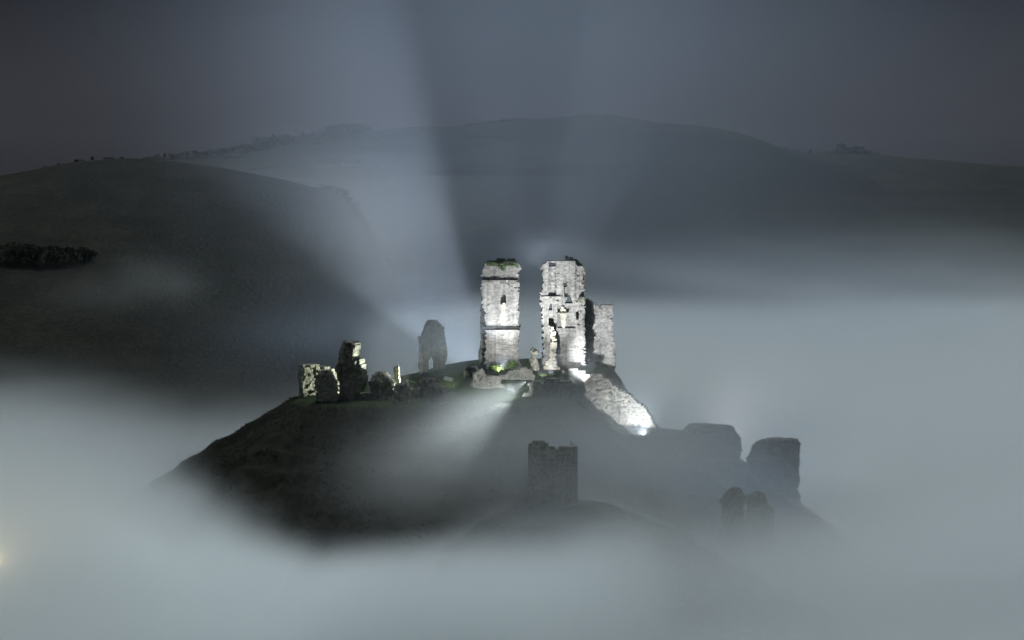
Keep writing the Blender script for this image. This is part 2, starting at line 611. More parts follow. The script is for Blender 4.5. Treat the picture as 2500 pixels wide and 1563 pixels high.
# ---- keep: two tall fragments, a rear fragment and the curtain wall
KY = 432.0
t1, L = ruin('keep_tower', [(1186, 905), (1184, 880), (1187, 812), (1180, 800), (1186, 795), (1184, 770), (1181, 750), (1177, 738), (1179, 722), (1175, 702), (1177, 690), (1175, 672),
                             (1182, 655), (1183, 642), (1266, 640), (1272, 654), (1268, 662), (1265, 668), (1267, 690), (1265, 740), (1267, 790), (1270, 800),
                             (1266, 810), (1264, 880), (1270, 890), (1270, 905)], KY, 4.6,
              'tall narrow keep tower of pale ashlar with two string courses, brightly floodlit', 'tower ruin',
              relief=[([(1222, 697), (1235, 697), (1236, 741), (1222, 741)], -1.1), ([(1222, 805), (1240, 805), (1239, 850), (1220, 850)], -0.25),
                      ([(1180, 802), (1275, 802), (1275, 925), (1180, 925)], 0.95),
                      ([(1206, 815), (1210, 815), (1210, 905), (1206, 905)], -0.12), ([(1238, 850), (1241, 850), (1241, 900), (1238, 900)], -0.3)],
              holes=[], course=0.28, jit=0.018, ragged=0.2, pits=0.012, skew=0.008)
slab('string_course', L, [(1177, 681), (1265, 681), (1265, 692), (1177, 692)], -2.7, -2.0, STONE, t1, course=0.4, ragged=0.05)
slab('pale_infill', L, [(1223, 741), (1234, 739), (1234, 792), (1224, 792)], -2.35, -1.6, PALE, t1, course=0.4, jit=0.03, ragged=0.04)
slab('parapet', L, [(1184, 642), (1190, 637), (1212, 636), (1214, 632), (1234, 631), (1237, 635), (1243, 631), (1258, 630), (1262, 640), (1262, 644), (1184, 646)], 0.4, 2.0, TURF, t1, ragged=0.2, jit=0.15)
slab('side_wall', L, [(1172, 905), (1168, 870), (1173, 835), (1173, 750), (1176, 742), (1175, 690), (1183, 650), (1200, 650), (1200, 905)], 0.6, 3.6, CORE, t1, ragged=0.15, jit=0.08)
slab('turf_cap', L, [(1187, 639), (1226, 641), (1264, 638), (1262, 650), (1240, 648), (1226, 660), (1214, 650), (1190, 648)], -2.55, -1.7, TURF, t1, course=0.2, block=(0.2, 0.5), jit=0.1, ragged=0.25)

t2, L = ruin('keep_tower', [(1338, 925), (1330, 905), (1325, 880), (1326, 845), (1323, 760), (1322, 745), (1319, 738), (1318, 716), (1323, 708), (1328, 690), (1322, 678), (1326, 665), (1321, 655), (1330, 642),
                             (1334, 638), (1346, 638), (1348, 635), (1357, 635), (1358, 638), (1403, 638), (1404, 645), (1412, 648), (1424, 651), (1425, 720), (1428, 735), (1425, 760), (1426, 800), (1427, 860), (1428, 905), (1428, 925)],
              KY, 5.5, 'broad keep tower with pilaster strips, gaping windows and a broken left edge', 'tower ruin',
              holes=[[(1375, 688), (1383, 688), (1383, 699), (1378, 702), (1375, 698)], [(1378, 738), (1386, 720), (1391, 720), (1398, 738)],
                     [(1340, 640), (1357, 640), (1357, 650), (1340, 650)], [(1341, 742), (1344, 739), (1347, 742), (1348, 755), (1338, 757)]],
              relief=[([(1338, 638), (1358, 638), (1358, 728), (1338, 728)], -0.35), ([(1404, 648), (1425, 650), (1425, 735), (1404, 735)], -0.3),
                      ([(1374, 687), (1392, 687), (1393, 722), (1377, 722)], -0.7), ([(1360, 742), (1398, 742), (1400, 765), (1405, 800), (1360, 800)], -0.55),
                      ([(1338, 776), (1350, 776), (1356, 800), (1366, 818), (1368, 864), (1356, 864), (1353, 800), (1340, 792)], -3.4), ([(1358, 872), (1366, 872), (1366, 898), (1358, 898)], -2.2), ([(1404, 760), (1412, 756), (1413, 775), (1406, 780)], -1.5),
                      ([(1414, 745), (1426, 745), (1428, 900), (1414, 900)], 0.15), ([(1362, 865), (1386, 865), (1386, 905), (1362, 905)], -0.4),
                      ([(1391, 870), (1400, 870), (1400, 905), (1391, 905)], -0.3), ([(1338, 790), (1354, 795), (1356, 925), (1330, 925)], 0.5)],
              course=0.28, jit=0.02, ragged=0.26, pits=0.014, skew=0.008)
slab('string_course', L, [(1320, 722), (1371, 722), (1371, 725), (1320, 725)], -3.0, -2.4, STONE, t2, course=0.2, ragged=0.05)
slab('lintel', L, [(1360, 761), (1386, 761), (1386, 764), (1360, 764)], -3.0, -2.2, CORE, t2, course=0.2, ragged=0.05)
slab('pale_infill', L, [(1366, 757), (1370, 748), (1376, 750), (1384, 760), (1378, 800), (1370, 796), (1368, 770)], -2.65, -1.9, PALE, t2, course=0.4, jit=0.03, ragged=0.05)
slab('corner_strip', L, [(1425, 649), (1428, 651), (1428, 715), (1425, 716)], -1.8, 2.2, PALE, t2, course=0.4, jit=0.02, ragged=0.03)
slab('chimney_stub', L, [(1380, 640), (1380, 624), (1384, 622), (1388, 628), (1388, 640)], -0.5, 0.8, PALE, t2, course=0.3, ragged=0.08)
slab('rear_parapet', L, [(1384, 640), (1392, 628), (1404, 632), (1412, 636), (1424, 650), (1384, 652)], 0.8, 2.3, TURF, t2, ragged=0.2, jit=0.1)
slab('overhang', L, [(1408, 728), (1424, 722), (1428, 730), (1420, 740), (1412, 736)], -3.3, -2.3, CORE, t2, ragged=0.2, jit=0.15)
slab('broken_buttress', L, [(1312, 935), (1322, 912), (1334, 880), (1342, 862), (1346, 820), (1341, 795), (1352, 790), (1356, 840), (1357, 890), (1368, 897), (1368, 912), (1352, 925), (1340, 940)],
     -5.4, -2.6, PALE, t2, course=0.45, block=(0.4, 1.0), jit=0.25, ragged=0.25, lump=0.5)

t3, L = ruin('keep_wall_fragment', [(1438, 905), (1440, 870), (1443, 800), (1441, 770), (1444, 742), (1446, 735), (1455, 745), (1462, 747), (1478, 746), (1496, 745), (1497, 770), (1490, 775), (1496, 785), (1496, 828), (1501, 838),
                            (1501, 912), (1490, 908), (1470, 890), (1458, 884)], 446.0, 3.0,
              'shorter detached keep wall fragment standing behind the broad tower', 'wall ruin', mat=STONE, course=0.3, block=(0.25, 0.5), jit=0.09, ragged=0.18, sink=0.2)
slab('shadow_fill', L, [(1428, 925), (1430, 870), (1430, 760), (1431, 732), (1446, 736), (1444, 800), (1441, 880), (1470, 895), (1501, 915), (1501, 930)], 1.6, 4.6, CORE, t3, ragged=0.1)  # darker stone set where shadow falls beside and under the fragment
slab('string_course', L, [(1464, 888), (1501, 888), (1501, 890), (1464, 890)], -1.75, -1.2, STONE, t3, course=0.15, ragged=0.03)

t4, L = ruin('curtain_wall_ruin', [(1427, 912), (1460, 911), (1472, 917), (1484, 922), (1496, 935), (1512, 947), (1530, 957), (1545, 968), (1560, 982), (1580, 996), (1592, 1020), (1604, 1040), (1610, 1058), (1590, 1085), (1560, 1085),
                               (1500, 1050), (1460, 1020), (1427, 990)], 417.0, 2.4,
              'pale curtain wall stepping down the slope, floodlit from its foot', 'wall ruin', mat=STONE, yaw=R(-14), sink=0.0, course=0.36, block=(0.3, 0.7), jit=0.06, ragged=0.25, pits=0.02)

# lit wall stub between the tower and the curtain wall, and the dark broken wall in front
ruin('wall_stub', [(1372, 940), (1373, 906), (1390, 901), (1428, 902), (1429, 940)], 425.0, 2.0,
     'low wall stub with a lit top at the foot of the broad tower', 'wall ruin', mat=STONE, ragged=0.2, jit=0.1)
ruin('broken_wall_ruin', [(1280, 985), (1278, 957), (1290, 957), (1296, 950), (1289, 938), (1300, 932), (1312, 931), (1324, 934), (1332, 926), (1345, 925), (1370, 928), (1400, 933), (1428, 934), (1428, 990)], 405.0, 2.0,
     'dark broken wall in shadow below the keep towers', 'wall ruin', mat=CORE, ragged=0.25, jit=0.15, sink=3.0)
r5, L = ruin('outer_wall_ruin', [(1188, 945), (1200, 925), (1230, 915), (1252, 903), (1262, 900), (1285, 898), (1300, 905), (1308, 930), (1306, 960), (1282, 975), (1262, 975), (1230, 960)], 420.0, 2.0,
             'pale lower wall with an arrow slit between the two keep towers', 'wall ruin', mat=CORE, sink=1.5,
             holes=[[(1274, 930), (1276, 930), (1277, 955), (1273, 955)]], jit=0.1, ragged=0.2)
ruin('wall_pinnacle', [(1294, 905), (1293, 878), (1297, 866), (1295, 853), (1300, 847), (1308, 855), (1318, 858), (1310, 866), (1312, 880), (1318, 900), (1318, 915), (1296, 915)], 428.0, 2.4,
     'small jagged stone pinnacle standing in the gap between the keep towers', 'wall ruin', mat=RUBBLE, craggy=0.3)
ruin('collapsed_wall_heap', [(1150, 945), (1152, 915), (1162, 905), (1178, 900), (1186, 912), (1196, 922), (1212, 918), (1224, 922), (1224, 935), (1236, 950), (1210, 962), (1170, 955)], 414.0, 2.6,
     'heap of collapsed pale wall below the narrow keep tower', 'wall ruin', mat=CORE, craggy=0.5)
ruin('wall_stump', [(1132, 935), (1134, 900), (1140, 893), (1158, 892), (1166, 897), (1172, 912), (1170, 935)], 421.0, 2.2,
     'dark wall stump with a pale rim left of the narrow keep tower', 'wall ruin', mat=CORE, craggy=0.35)

# ---- west ward: lit fragments on the left of the hill
ruin('bailey_wall_ruin', [(733, 975), (734, 892), (745, 889), (776, 889), (776, 893), (800, 897), (815, 904), (835, 897), (838, 960), (790, 962), (760, 965)], 409.0, 2.2,
     'pitted cream bailey wall at the far left end of the castle', 'wall ruin', mat=RUBBLE, yaw=R(24), course=0.4, block=(0.4, 0.9), jit=0.13, ragged=0.15, sink=2.0)
ruin('tower_stump', [(773, 990), (772, 925), (776, 916), (788, 903), (800, 903), (812, 910), (822, 930), (824, 955), (826, 978), (810, 982), (804, 968), (795, 990)], 396.0, 4.2,
     'round rubble stump with one lit face before the bailey wall', 'wall ruin', mat=RUBBLE, craggy=0.6, sink=1.5)
t6, L = ruin('stair_tower', [(840, 963), (836, 935), (829, 905), (828, 890), (838, 882), (838, 856), (843, 846), (850, 832), (866, 833), (873, 842), (871, 852), (868, 875), (874, 880), (876, 905), (874, 935), (872, 963)],
             399.0, 4.0, 'dark slender tower with a stepped broken top and a slit window', 'tower ruin', mat=CORE, yaw=R(-16), jit=0.1, ragged=0.14, sink=1.5,
             holes=[[(841, 899), (845, 899), (845, 914), (841, 914)], [(858, 838), (864, 836), (864, 845), (860, 848)]])
slab('lit_return', L, [(873, 960), (874, 882), (880, 878), (881, 905), (884, 915), (887, 925), (880, 950), (874, 963)], -0.5, 2.6, RUBBLE, t6, jit=0.1, ragged=0.15)
slab('broken_top', L, [(838, 884), (840, 858), (846, 848), (849, 830), (853, 832), (852, 850), (850, 884)], -2.5, -1.4, RUBBLE, t6, jit=0.15, ragged=0.15)
slab('broken_top', L, [(862, 876), (864, 850), (868, 834), (874, 842), (872, 856), (869, 878)], -1.6, 1.0, RUBBLE, t6, jit=0.15, ragged=0.12)
BOULDERS = [
    ([(868, 982), (874, 968), (884, 960), (894, 956), (904, 958), (908, 985)], 398.0, 3.0, CORE, 'dark angular block of masonry beside the stair tower foot', 1.5),
    ([(902, 980), (904, 930), (910, 915), (924, 908), (940, 908), (955, 920), (962, 936), (965, 975)], 400.0, 5.0, RUBBLE, 'largest fallen masonry boulder with a speckled pale face', 1.0),
    ([(963, 985), (962, 955), (968, 940), (978, 935), (990, 938), (998, 950), (1002, 985)], 395.0, 3.4, RUBBLE, 'rounded fallen boulder right of the largest boulder', 1.0),
    ([(990, 975), (992, 945), (1000, 930), (1012, 935), (1024, 950), (1030, 975)], 402.0, 3.5, RUBBLE, 'mossy rubble heap behind the rounded boulder', 1.0),
    ([(1020, 955), (1022, 935), (1032, 925), (1046, 922), (1066, 925), (1068, 955)], 404.0, 3.0, CORE, 'low mossy rubble heap below the tall hall fragment', 1.0),
    ([(1040, 995), (1038, 955), (1050, 940), (1068, 935), (1085, 942), (1092, 960), (1092, 995)], 394.0, 4.0, CORE, 'broad dim boulder nearest the grassy edge', 1.0),
]
for outl, Y, th, mt, lb, s in BOULDERS:
    ruin('fallen_masonry', outl, Y, th, lb, 'boulder', mat=mt, craggy=0.5, sink=s, group='fallen masonry on the west ward')
ruin('wall_stub', [(961, 935), (962, 898), (970, 893), (975, 896), (976, 935)], 408.0, 1.4,
     'thin upright wall stub rising behind the largest boulder', 'wall ruin', mat=RUBBLE, jit=0.08, ragged=0.12)
t7, L = ruin('hall_ruin', [(1026, 915), (1028, 860), (1026, 825), (1034, 800), (1042, 784), (1054, 780), (1072, 786), (1084, 800), (1088, 838), (1088, 865), (1085, 915)], 438.0, 2.0,
             'tall ruined hall wall with two upright jambs, half lost in mist', 'wall ruin', mat=CORE, ragged=0.2, sink=2.0,
             holes=[[(1046, 915), (1046, 880), (1052, 870), (1058, 880), (1058, 915)]])
slab('jamb', L, [(1026, 915), (1022, 885), (1025, 845), (1020, 822), (1026, 818), (1030, 840), (1034, 855), (1034, 878), (1031, 915)], -2.6, -0.6, STONE, t7, ragged=0.1, jit=0.1)
slab('jamb', L, [(1078, 915), (1076, 880), (1074, 845), (1084, 838), (1092, 845), (1093, 870), (1086, 878), (1087, 915)], -2.2, -0.5, STONE, t7, ragged=0.1, jit=0.1)
slab('broken_arch', L, [(1030, 840), (1034, 806), (1044, 788), (1054, 784), (1054, 792), (1044, 806), (1040, 840)], -1.6, -0.6, STONE, t7, ragged=0.15, jit=0.1)

# ---- lower wards, dark in the mist
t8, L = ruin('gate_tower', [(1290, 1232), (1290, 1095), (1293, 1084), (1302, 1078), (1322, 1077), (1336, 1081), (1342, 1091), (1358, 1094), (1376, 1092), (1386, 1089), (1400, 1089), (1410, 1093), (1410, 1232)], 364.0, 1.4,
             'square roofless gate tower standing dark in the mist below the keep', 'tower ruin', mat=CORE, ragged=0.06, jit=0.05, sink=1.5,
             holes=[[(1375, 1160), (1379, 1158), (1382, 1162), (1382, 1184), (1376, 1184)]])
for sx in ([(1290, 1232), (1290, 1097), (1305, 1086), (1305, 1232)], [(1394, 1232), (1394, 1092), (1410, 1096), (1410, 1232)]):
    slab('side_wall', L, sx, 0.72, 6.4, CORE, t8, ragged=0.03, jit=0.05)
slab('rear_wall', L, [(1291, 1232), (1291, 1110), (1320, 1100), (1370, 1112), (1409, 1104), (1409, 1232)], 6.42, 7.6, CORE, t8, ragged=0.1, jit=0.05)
LOWERS = [
    ('wall_block', [(1668, 1100), (1668, 1075), (1672, 1045), (1684, 1034), (1700, 1032), (1716, 1037), (1742, 1037), (1765, 1036), (1784, 1040), (1798, 1052), (1808, 1068), (1810, 1120), (1668, 1120)], 411.0, 4.0, 'broad rounded wall block looming in bright mist beyond the curtain wall'),
    ('wall_block', [(1688, 1180), (1696, 1150), (1702, 1140), (1703, 1123), (1760, 1122), (1780, 1125), (1820, 1126), (1824, 1135), (1820, 1146), (1821, 1172), (1816, 1200), (1690, 1200)], 400.0, 4.0, 'flat topped wall block with a broken corner in the mist'),
    ('wall_block', [(1824, 1240), (1824, 1120), (1832, 1095), (1845, 1080), (1862, 1072), (1900, 1070), (1946, 1071), (1950, 1080), (1950, 1240)], 404.0, 5.0, 'tall pale tower block with a sloping shoulder, farthest right in the mist'),
    ('wall_pinnacle', [(1760, 1310), (1762, 1225), (1768, 1210), (1782, 1194), (1796, 1189), (1808, 1192), (1814, 1205), (1816, 1230), (1820, 1310)], 378.0, 4.0, 'dark rounded wall pinnacle nearest in the lower ward mist'),
    ('wall_pinnacle', [(1822, 1310), (1822, 1210), (1836, 1204), (1848, 1199), (1862, 1202), (1872, 1215), (1874, 1226), (1886, 1240), (1887, 1310)], 383.0, 4.0, 'notched pale wall pinnacle just right of the dark rounded one'),
    ('low_wall_ruin', [(1640, 1270), (1645, 1215), (1656, 1207), (1700, 1205), (1760, 1206), (1760, 1270)], 392.0, 3.0, 'long low wall fading into mist left of the dark pinnacle'),
]
for nm, outl, Y, th, lb in LOWERS:
    ruin(nm, outl, Y, th, lb, 'wall ruin', mat=CORE, craggy=0.55, sink=5.0)

# ---- small things on the castle hill
pb = at(1095, 938, 408.0)
pb.z = max(pb.z, terrain(pb.x, pb.y))
sign = empty('information_panel', pb, R(-12))
tag(sign, 'small pale tilted panel on short posts in the grass', 'sign')
for sx in (-0.55, 0.55):
    mesh_obj('post', [(sx + a, b_, z) for z in (-0.5, 0.75) for a, b_ in ((-.05, -.05), (.05, -.05), (.05, .05), (-.05, .05))],
             [(0, 3, 2, 1), (4, 5, 6, 7), (0, 1, 5, 4), (1, 2, 6, 5), (2, 3, 7, 6), (3, 0, 4, 7)], WOOD, sign)
pan = mesh_obj('panel', [(a, b_, c) for c in (-.04, .04) for a, b_ in ((-.85, -.45), (.85, -.45), (.85, .45), (-.85, .45))],
               [(0, 3, 2, 1), (4, 5, 6, 7), (0, 1, 5, 4), (1, 2, 6, 5), (2, 3, 7, 6), (3, 0, 4, 7)], BOARD, sign)
pan.location = (0, -0.1, 0.95)
pan.rotation_euler = (R(40), R(12), 0)

fence = empty('edge_fence', (0, 390, 0))
tag(fence, 'low post and wire fence along the grassy edge of the castle hill', 'fence')
fp = [(-33 + i * 2.4, 391.6 - 0.5 * math.sin(i * 0.9) + (0.1 * i if i > 8 else 0)) for i in range(15)]
pts = []
for x, y in fp:
    z = float(mound_z(np.array(x), np.array(y)))
    pts.append((x, y - 390, z))
    s = 0.06
    mesh_obj('post', [(x + a, y - 390 + b_, z + c) for c in (-0.4, 1.05) for a, b_ in ((-s, -s), (s, -s), (s, s), (-s, s))],
             [(0, 3, 2, 1), (4, 5, 6, 7), (0, 1, 5, 4), (1, 2, 6, 5), (2, 3, 7, 6), (3, 0, 4, 7)], WOOD, fence)
for hgt in (0.5, 0.95):
    V, Fc = [], []
    for (a, b_) in zip(pts, pts[1:]):
        k = len(V)
        for q in (a, b_):
            for dy, dz in ((-.012, -.012), (.012, -.012), (0, .014)):
                V.append((q[0], q[1] + dy, q[2] + hgt + dz))
        Fc += [(k, k + 1, k + 4, k + 3), (k + 1, k + 2, k + 5, k + 4), (k + 2, k, k + 3, k + 5)]
    mesh_obj('wire', V, Fc, METAL, fence)


def shrub(name, base, rx, rz, n, size, label, mat=LEAF, group=None, seed=1, cat='shrub'):
    root = empty(name, base)
    tag(root, label, cat, group)

    def shape(r):
        d = r.normal(size=3)
        d /= np.linalg.norm(d)
        q = r.uniform(0.35, 1) * (1 + 0.25 * math.sin(d[0] * 7 + seed) * math.cos(d[1] * 5))
        return (d[0] * rx * q, d[1] * rx * q, rz * (0.75 + d[2] * 0.75 * q))
    V, Q = leaf_cloud(n, size, shape, seed)
    fast_mesh('foliage', V, Q, mat, root)
    r = np.random.default_rng(seed)
    SV, SF = [], []
    for k in range(4):
        a = r.uniform(0, 6.28)
        tip = (math.cos(a) * rx * .6, math.sin(a) * rx * .6, rz * 1.0)
        i = len(SV)
        for q, w in (((0, 0, -0.3), .06), (tip, .02)):
            for j in range(3):
                SV.append((q[0] + w * rx * math.cos(j * 2.09), q[1] + w * rx * math.sin(j * 2.09), q[2]))
        SF += [(i, i + 1, i + 4, i + 3), (i + 1, i + 2, i + 5, i + 4), (i + 2, i, i + 3, i + 5)]
    mesh_obj('stem', SV, SF, BARK, root)
    return root


def on_hill(px, py, Y):
    q = at(px, py, Y)
    q.z = terrain(q.x, q.y)
    return q


shrub('leafy_shrub', on_hill(1212, 905, 427), 1.7, 0.9, 420, 0.16, 'bright green shrub at the foot of the narrow keep tower', seed=3)
shrub('leafy_shrub', on_hill(1250, 900, 429), 1.2, 1.3, 320, 0.16, 'taller green shrub at the right foot of the narrow keep tower', seed=4)
shrub('leafy_shrub', on_hill(1005, 930, 412), 2.0, 1.6, 420, 0.18, 'dark green bush behind the mossy rubble heap', seed=5)


# ------------------------------------------------------------------ trees
def tree(base, h, w, seed, label, conifer=False, n=None, cat='tree', group=None, name='tree', bare=0.18):
    root = empty(name, base)
    tag(root, label, cat, group)
    r = np.random.default_rng(seed)
    V, Fc = [], []

    def limb(p0, p1, r0, r1, sides=5):
        i = len(V)
        d = (Vector(p1) - Vector(p0)).normalized()
        a = d.orthogonal().normalized()
        b_ = d.cross(a)
        for q, w_ in ((p0, r0), (p1, r1)):
            for j in range(sides):
                t = j * 2 * math.pi / sides
                V.append(tuple(Vector(q) + a * w_ * math.cos(t) + b_ * w_ * math.sin(t)))
        for j in range(sides):
            Fc.append((i + j, i + (j + 1) % sides, i + sides + (j + 1) % sides, i + sides + j))
    th = h * (0.9 if conifer else 0.55)
    lean = r.uniform(-0.08, 0.08) * h
    limb((0, 0, -0.6), (lean * .4, 0, th * .5), 0.035 * h, 0.024 * h)
    limb((lean * .4, 0, th * .5), (lean, 0, th), 0.024 * h, 0.008 * h)
    clumps = []
    if conifer:
        for k in range(7):
            z = h * (0.2 + 0.78 * k / 6)
            clumps.append((lean * z / h, 0, z, w * 0.5 * (1.08 - z / h), h * 0.07))
    else:
        for k in range(13):
            a = k * 2.4 + r.uniform(-.5, .5)
            rr = w * 0.5 * math.sqrt(r.uniform(0.02, 0.6))
            z = h * r.uniform(bare + 0.12, 0.84)
            q = (lean + rr * math.cos(a), rr * math.sin(a), z)
            limb((lean * .6, 0, th * r.uniform(.45, .9)), q, 0.012 * h, 0.004 * h, 3)
            clumps.append((*q, w * r.uniform(0.16, 0.28), h * r.uniform(0.12, 0.2)))
    n = n or 420

    def shape(r2):
        c = clumps[r2.integers(len(clumps))]
        d = r2.normal(size=3)
        d /= np.linalg.norm(d)
        q = r2.uniform(0.25, 1.08) ** 0.7
        return (c[0] + d[0] * c[3] * q, c[1] + d[1] * c[3] * q, c[2] + d[2] * c[4] * q)
    LV, LQ = leaf_cloud(int(n * 1.7), 0.07 * h if not conifer else 0.045 * h, shape, seed + 100)
    fast_mesh('crown', LV, LQ, TREE, root)
    mesh_obj('trunk', V, Fc, BARK, root)
    return root


def ridge_pt(px, Y, tab):
    x = (px - CX) / F * Y
    return Vector((x, Y, float(ground_z(np.array(x), np.array(Y)))))


BPM = F / BACK_Y      # photograph pixels per metre on the far ridge
# far ridge, left: a belt of trees, (px of the middle, height px, width px)
ORD = 'first second third fourth fifth sixth seventh eighth ninth tenth eleventh twelfth thirteenth fourteenth fifteenth sixteenth seventeenth eighteenth nineteenth twentieth'.split()


def nth(i, n):
    return ORD[i] + ' from the left' if i < n / 2 else (ORD[n - 1 - i] + ' from the right')


def belt_label(i, con):
    return f"dark {'pointed conifer' if con else 'leafy tree'} in the far left ridge belt, {nth(i, 32)}"


BELT = [(300, 8, 14), (318, 10, 12), (334, 7, 14), (352, 11, 12), (368, 12, 16), (386, 14, 16), (404, 15, 18), (424, 13, 18), (442, 15, 16), (460, 16, 20), (480, 17, 18),
        (498, 16, 20), (516, 19, 20), (536, 17, 22), (556, 19, 22), (578, 24, 30), (602, 26, 30), (628, 36, 36), (650, 34, 34), (672, 24, 20), (690, 28, 24), (706, 20, 20),
        (724, 20, 24), (738, 26, 14), (752, 22, 26), (772, 24, 28), (792, 26, 32), (814, 30, 36), (838, 30, 36), (860, 28, 34), (882, 22, 30), (898, 15, 20)]
for i, (px, hp, wp) in enumerate(BELT):
    q = ridge_pt(px, BACK_Y - 14 + (i % 3) * 6, BACK)
    con = i in (1, 3, 23) or (px < 470 and i % 3 == 0)
    tree(q - Vector((0, 0, 0.8)), hp / BPM * 1.18, wp / BPM * 1.35, 200 + i, belt_label(i, con), conifer=con, bare=0.0,
         group='belt of trees on the far ridge', n=300)
for i, (px, hp, wp) in enumerate([(1135, 5, 14), (1150, 6, 16), (1168, 5, 14), (1186, 6, 14), (1204, 6, 18), (1224, 8, 18), (1240, 9, 18), (1256, 9, 18), (1272, 8, 18), (1286, 6, 14)]):
    q = ridge_pt(px, BACK_Y - 8, BACK)
    shrub('ridge_bush', q, wp / BPM * 0.5, hp / BPM * 0.6, 150, 0.5, f'low bush in the far ridge hedge above the keep, {nth(i, 10)}', mat=TREE, group='hedge bushes on the far ridge', seed=300 + i, cat='bush')
for i, (px, hp, wp, lb) in enumerate([(1915, 9, 16, 0), (1940, 7, 16, 0), (1975, 10, 12, 0), (2000, 7, 18, 0), (2022, 8, 18, 0), (2046, 14, 24, 0), (2070, 25, 40, 1), (2094, 20, 26, 0), (2116, 12, 20, 0), (2136, 8, 20, 0)]):
    q = ridge_pt(px, BACK_Y - 8, BACK)
    tree(q - Vector((0, 0, 0.8)), max(hp / BPM * 1.2, 2.5), wp / BPM * 1.3, 340 + i,
         'largest domed tree on the low ridge right of the hill' if lb else f'small dark tree on the low right ridge, {nth(i, 10)}', group='trees on the right ridge', bare=0.0, n=260)
LPM = F / LEFT_Y
for i, (px, hp, wp) in enumerate([(112, 6, 10), (146, 6, 8), (190, 7, 14), (205, 5, 10), (228, 12, 8), (262, 7, 16), (276, 6, 14), (300, 5, 12)]):
    q = ridge_pt(px, LEFT_Y - 4, LEFT)
    shrub('hill_bush', q, wp / LPM * 0.5, hp / LPM * 0.6, 140, 0.28, f'small bush on the dark left hill crest, {nth(i, 8)}', mat=TREE, group='bushes on the left hill crest', seed=400 + i, cat='bush')
for i, (px, hp, wp) in enumerate([(790, 10, 24), (806, 12, 26), (822, 13, 26), (838, 15, 28), (852, 15, 26), (866, 12, 26)]):
    q = ridge_pt(px, LEFT_Y - 4, LEFT)
    tree(q - Vector((0, 0, 0.6)), hp / LPM * 1.2 + 1, wp / LPM * 1.2, 430 + i, f'dark tree at the lower end of the left hill, {nth(i, 6)}', group='trees at the end of the left hill', bare=0.0, n=320)
for i, (px, py, hp, wp) in enumerate([(15, 640, 50, 90), (60, 645, 52, 80), (105, 645, 50, 80), (150, 645, 48, 76), (190, 640, 42, 60), (215, 636, 34, 44)]):
    q = land(px, py, 560, 940)
    k = F / q.y
    tree(q - Vector((0, 0, 0.5)), hp / k, wp / k, 460 + i, f'spreading tree in the black clump at the left edge, {nth(i, 6)}', group='dark clump of trees at the left edge', n=520, bare=0.05)
for i, (px, py, hp, wp) in enumerate([(835, 400, 8, 16), (875, 396, 6, 14), (730, 455, 8, 14), (745, 458, 8, 16)]):
    q = land(px, py, 1100, 2100)
    k = F / q.y
    tree(q - Vector((0, 0, 0.5)), hp / k + 1, wp / k + 1, 480 + i, f'faint bush in the misty fields behind the left hill, number {ORD[i]} from the top', group='bushes in the misty fields', n=220, bare=0.0)

HEDGES = [([(700, 362), (780, 352), (905, 338), (1000, 332), (1100, 331), (1180, 338), (1260, 348)], 'long dark hedgerow crossing the far hillside below the ridge'),
          ([(420, 392), (520, 388), (620, 381), (700, 366)], 'dark hedgerow along the foot of the far tree belt'),
          ([(600, 420), (700, 410), (820, 408), (930, 414)], 'faint hedgerow between misty fields behind the left hill')]
for hi, (path, lb) in enumerate(HEDGES):
    P = [land(a, b_, 1100, 2050) for a, b_ in path]
    root = empty('hedgerow', P[0])
    tag(root, lb, 'hedge', 'hedgerows on the far hillside')
    r = np.random.default_rng(700 + hi)
    cs = []
    for p0, p1 in zip(P, P[1:]):
        m_ = max(2, int((p1 - p0).length / 2.2))
        for k in range(m_):
            q = p0.lerp(p1, k / m_)
            q = Vector((q.x, q.y, float(ground_z(q.x, q.y)))) - P[0]
            cs.append((q.x, q.y, q.z, r.uniform(0.8, 2.0)))

    def hs(r2):
        c = cs[r2.integers(len(cs))]
        d = r2.normal(size=3) * 0.55
        return (c[0] + d[0] * 1.4, c[1] + d[1], c[2] + max(0, c[3] * 0.6 + d[2] * c[3] * 0.5))
    V, Q = leaf_cloud(len(cs) * 14, 0.55, hs, 720 + hi)
    fast_mesh('foliage', V, Q, TREE, root)

# cairn on the far hilltop, radio mast on the ridge
c0 = ridge_pt(1438, BACK_Y, BACK)
cairn = empty('hilltop_cairn', c0)
tag(cairn, 'tiny stone cairn on the highest point of the far hill', 'cairn')
masonry('masonry', [(-2.6, -0.6), (2.6, -0.6), (1.6, 0.9), (0.5, 1.6), (-0.8, 1.5), (-1.9, 0.7)], 3.0, CORE, cairn, lump=0.6, course=0.5, jit=0.2)
m0 = ridge_pt(1059, BACK_Y, BACK)
mast = empty('radio_mast', m0)
tag(mast, 'thin mast standing on the far ridge left of the keep', 'mast')
V, Fc = [], []
for (a, z0, z1) in ((0.22, -0.5, 5.2),):
    V += [(x * a * k, y * a * k, z) for z, k in ((z0, 1.3), (z1, 0.7)) for x, y in ((-1, -1), (1, -1), (1, 1), (-1, 1))]
    Fc += [(0, 1, 5, 4), (1, 2, 6, 5), (2, 3, 7, 6), (3, 0, 4, 7), (4, 5, 6, 7)]
mesh_obj('pole', V, Fc, METAL, mast)
for z, w in ((4.6, 0.9), (3.7, 0.7)):
    mesh_obj('crossarm', [(x * w, y * .12, z + q * .12) for q in (-1, 1) for x, y in ((-1, -1), (1, -1), (1, 1), (-1, 1))],
             [(0, 3, 2, 1), (4, 5, 6, 7), (0, 1, 5, 4), (1, 2, 6, 5), (2, 3, 7, 6), (3, 0, 4, 7)], METAL, mast)

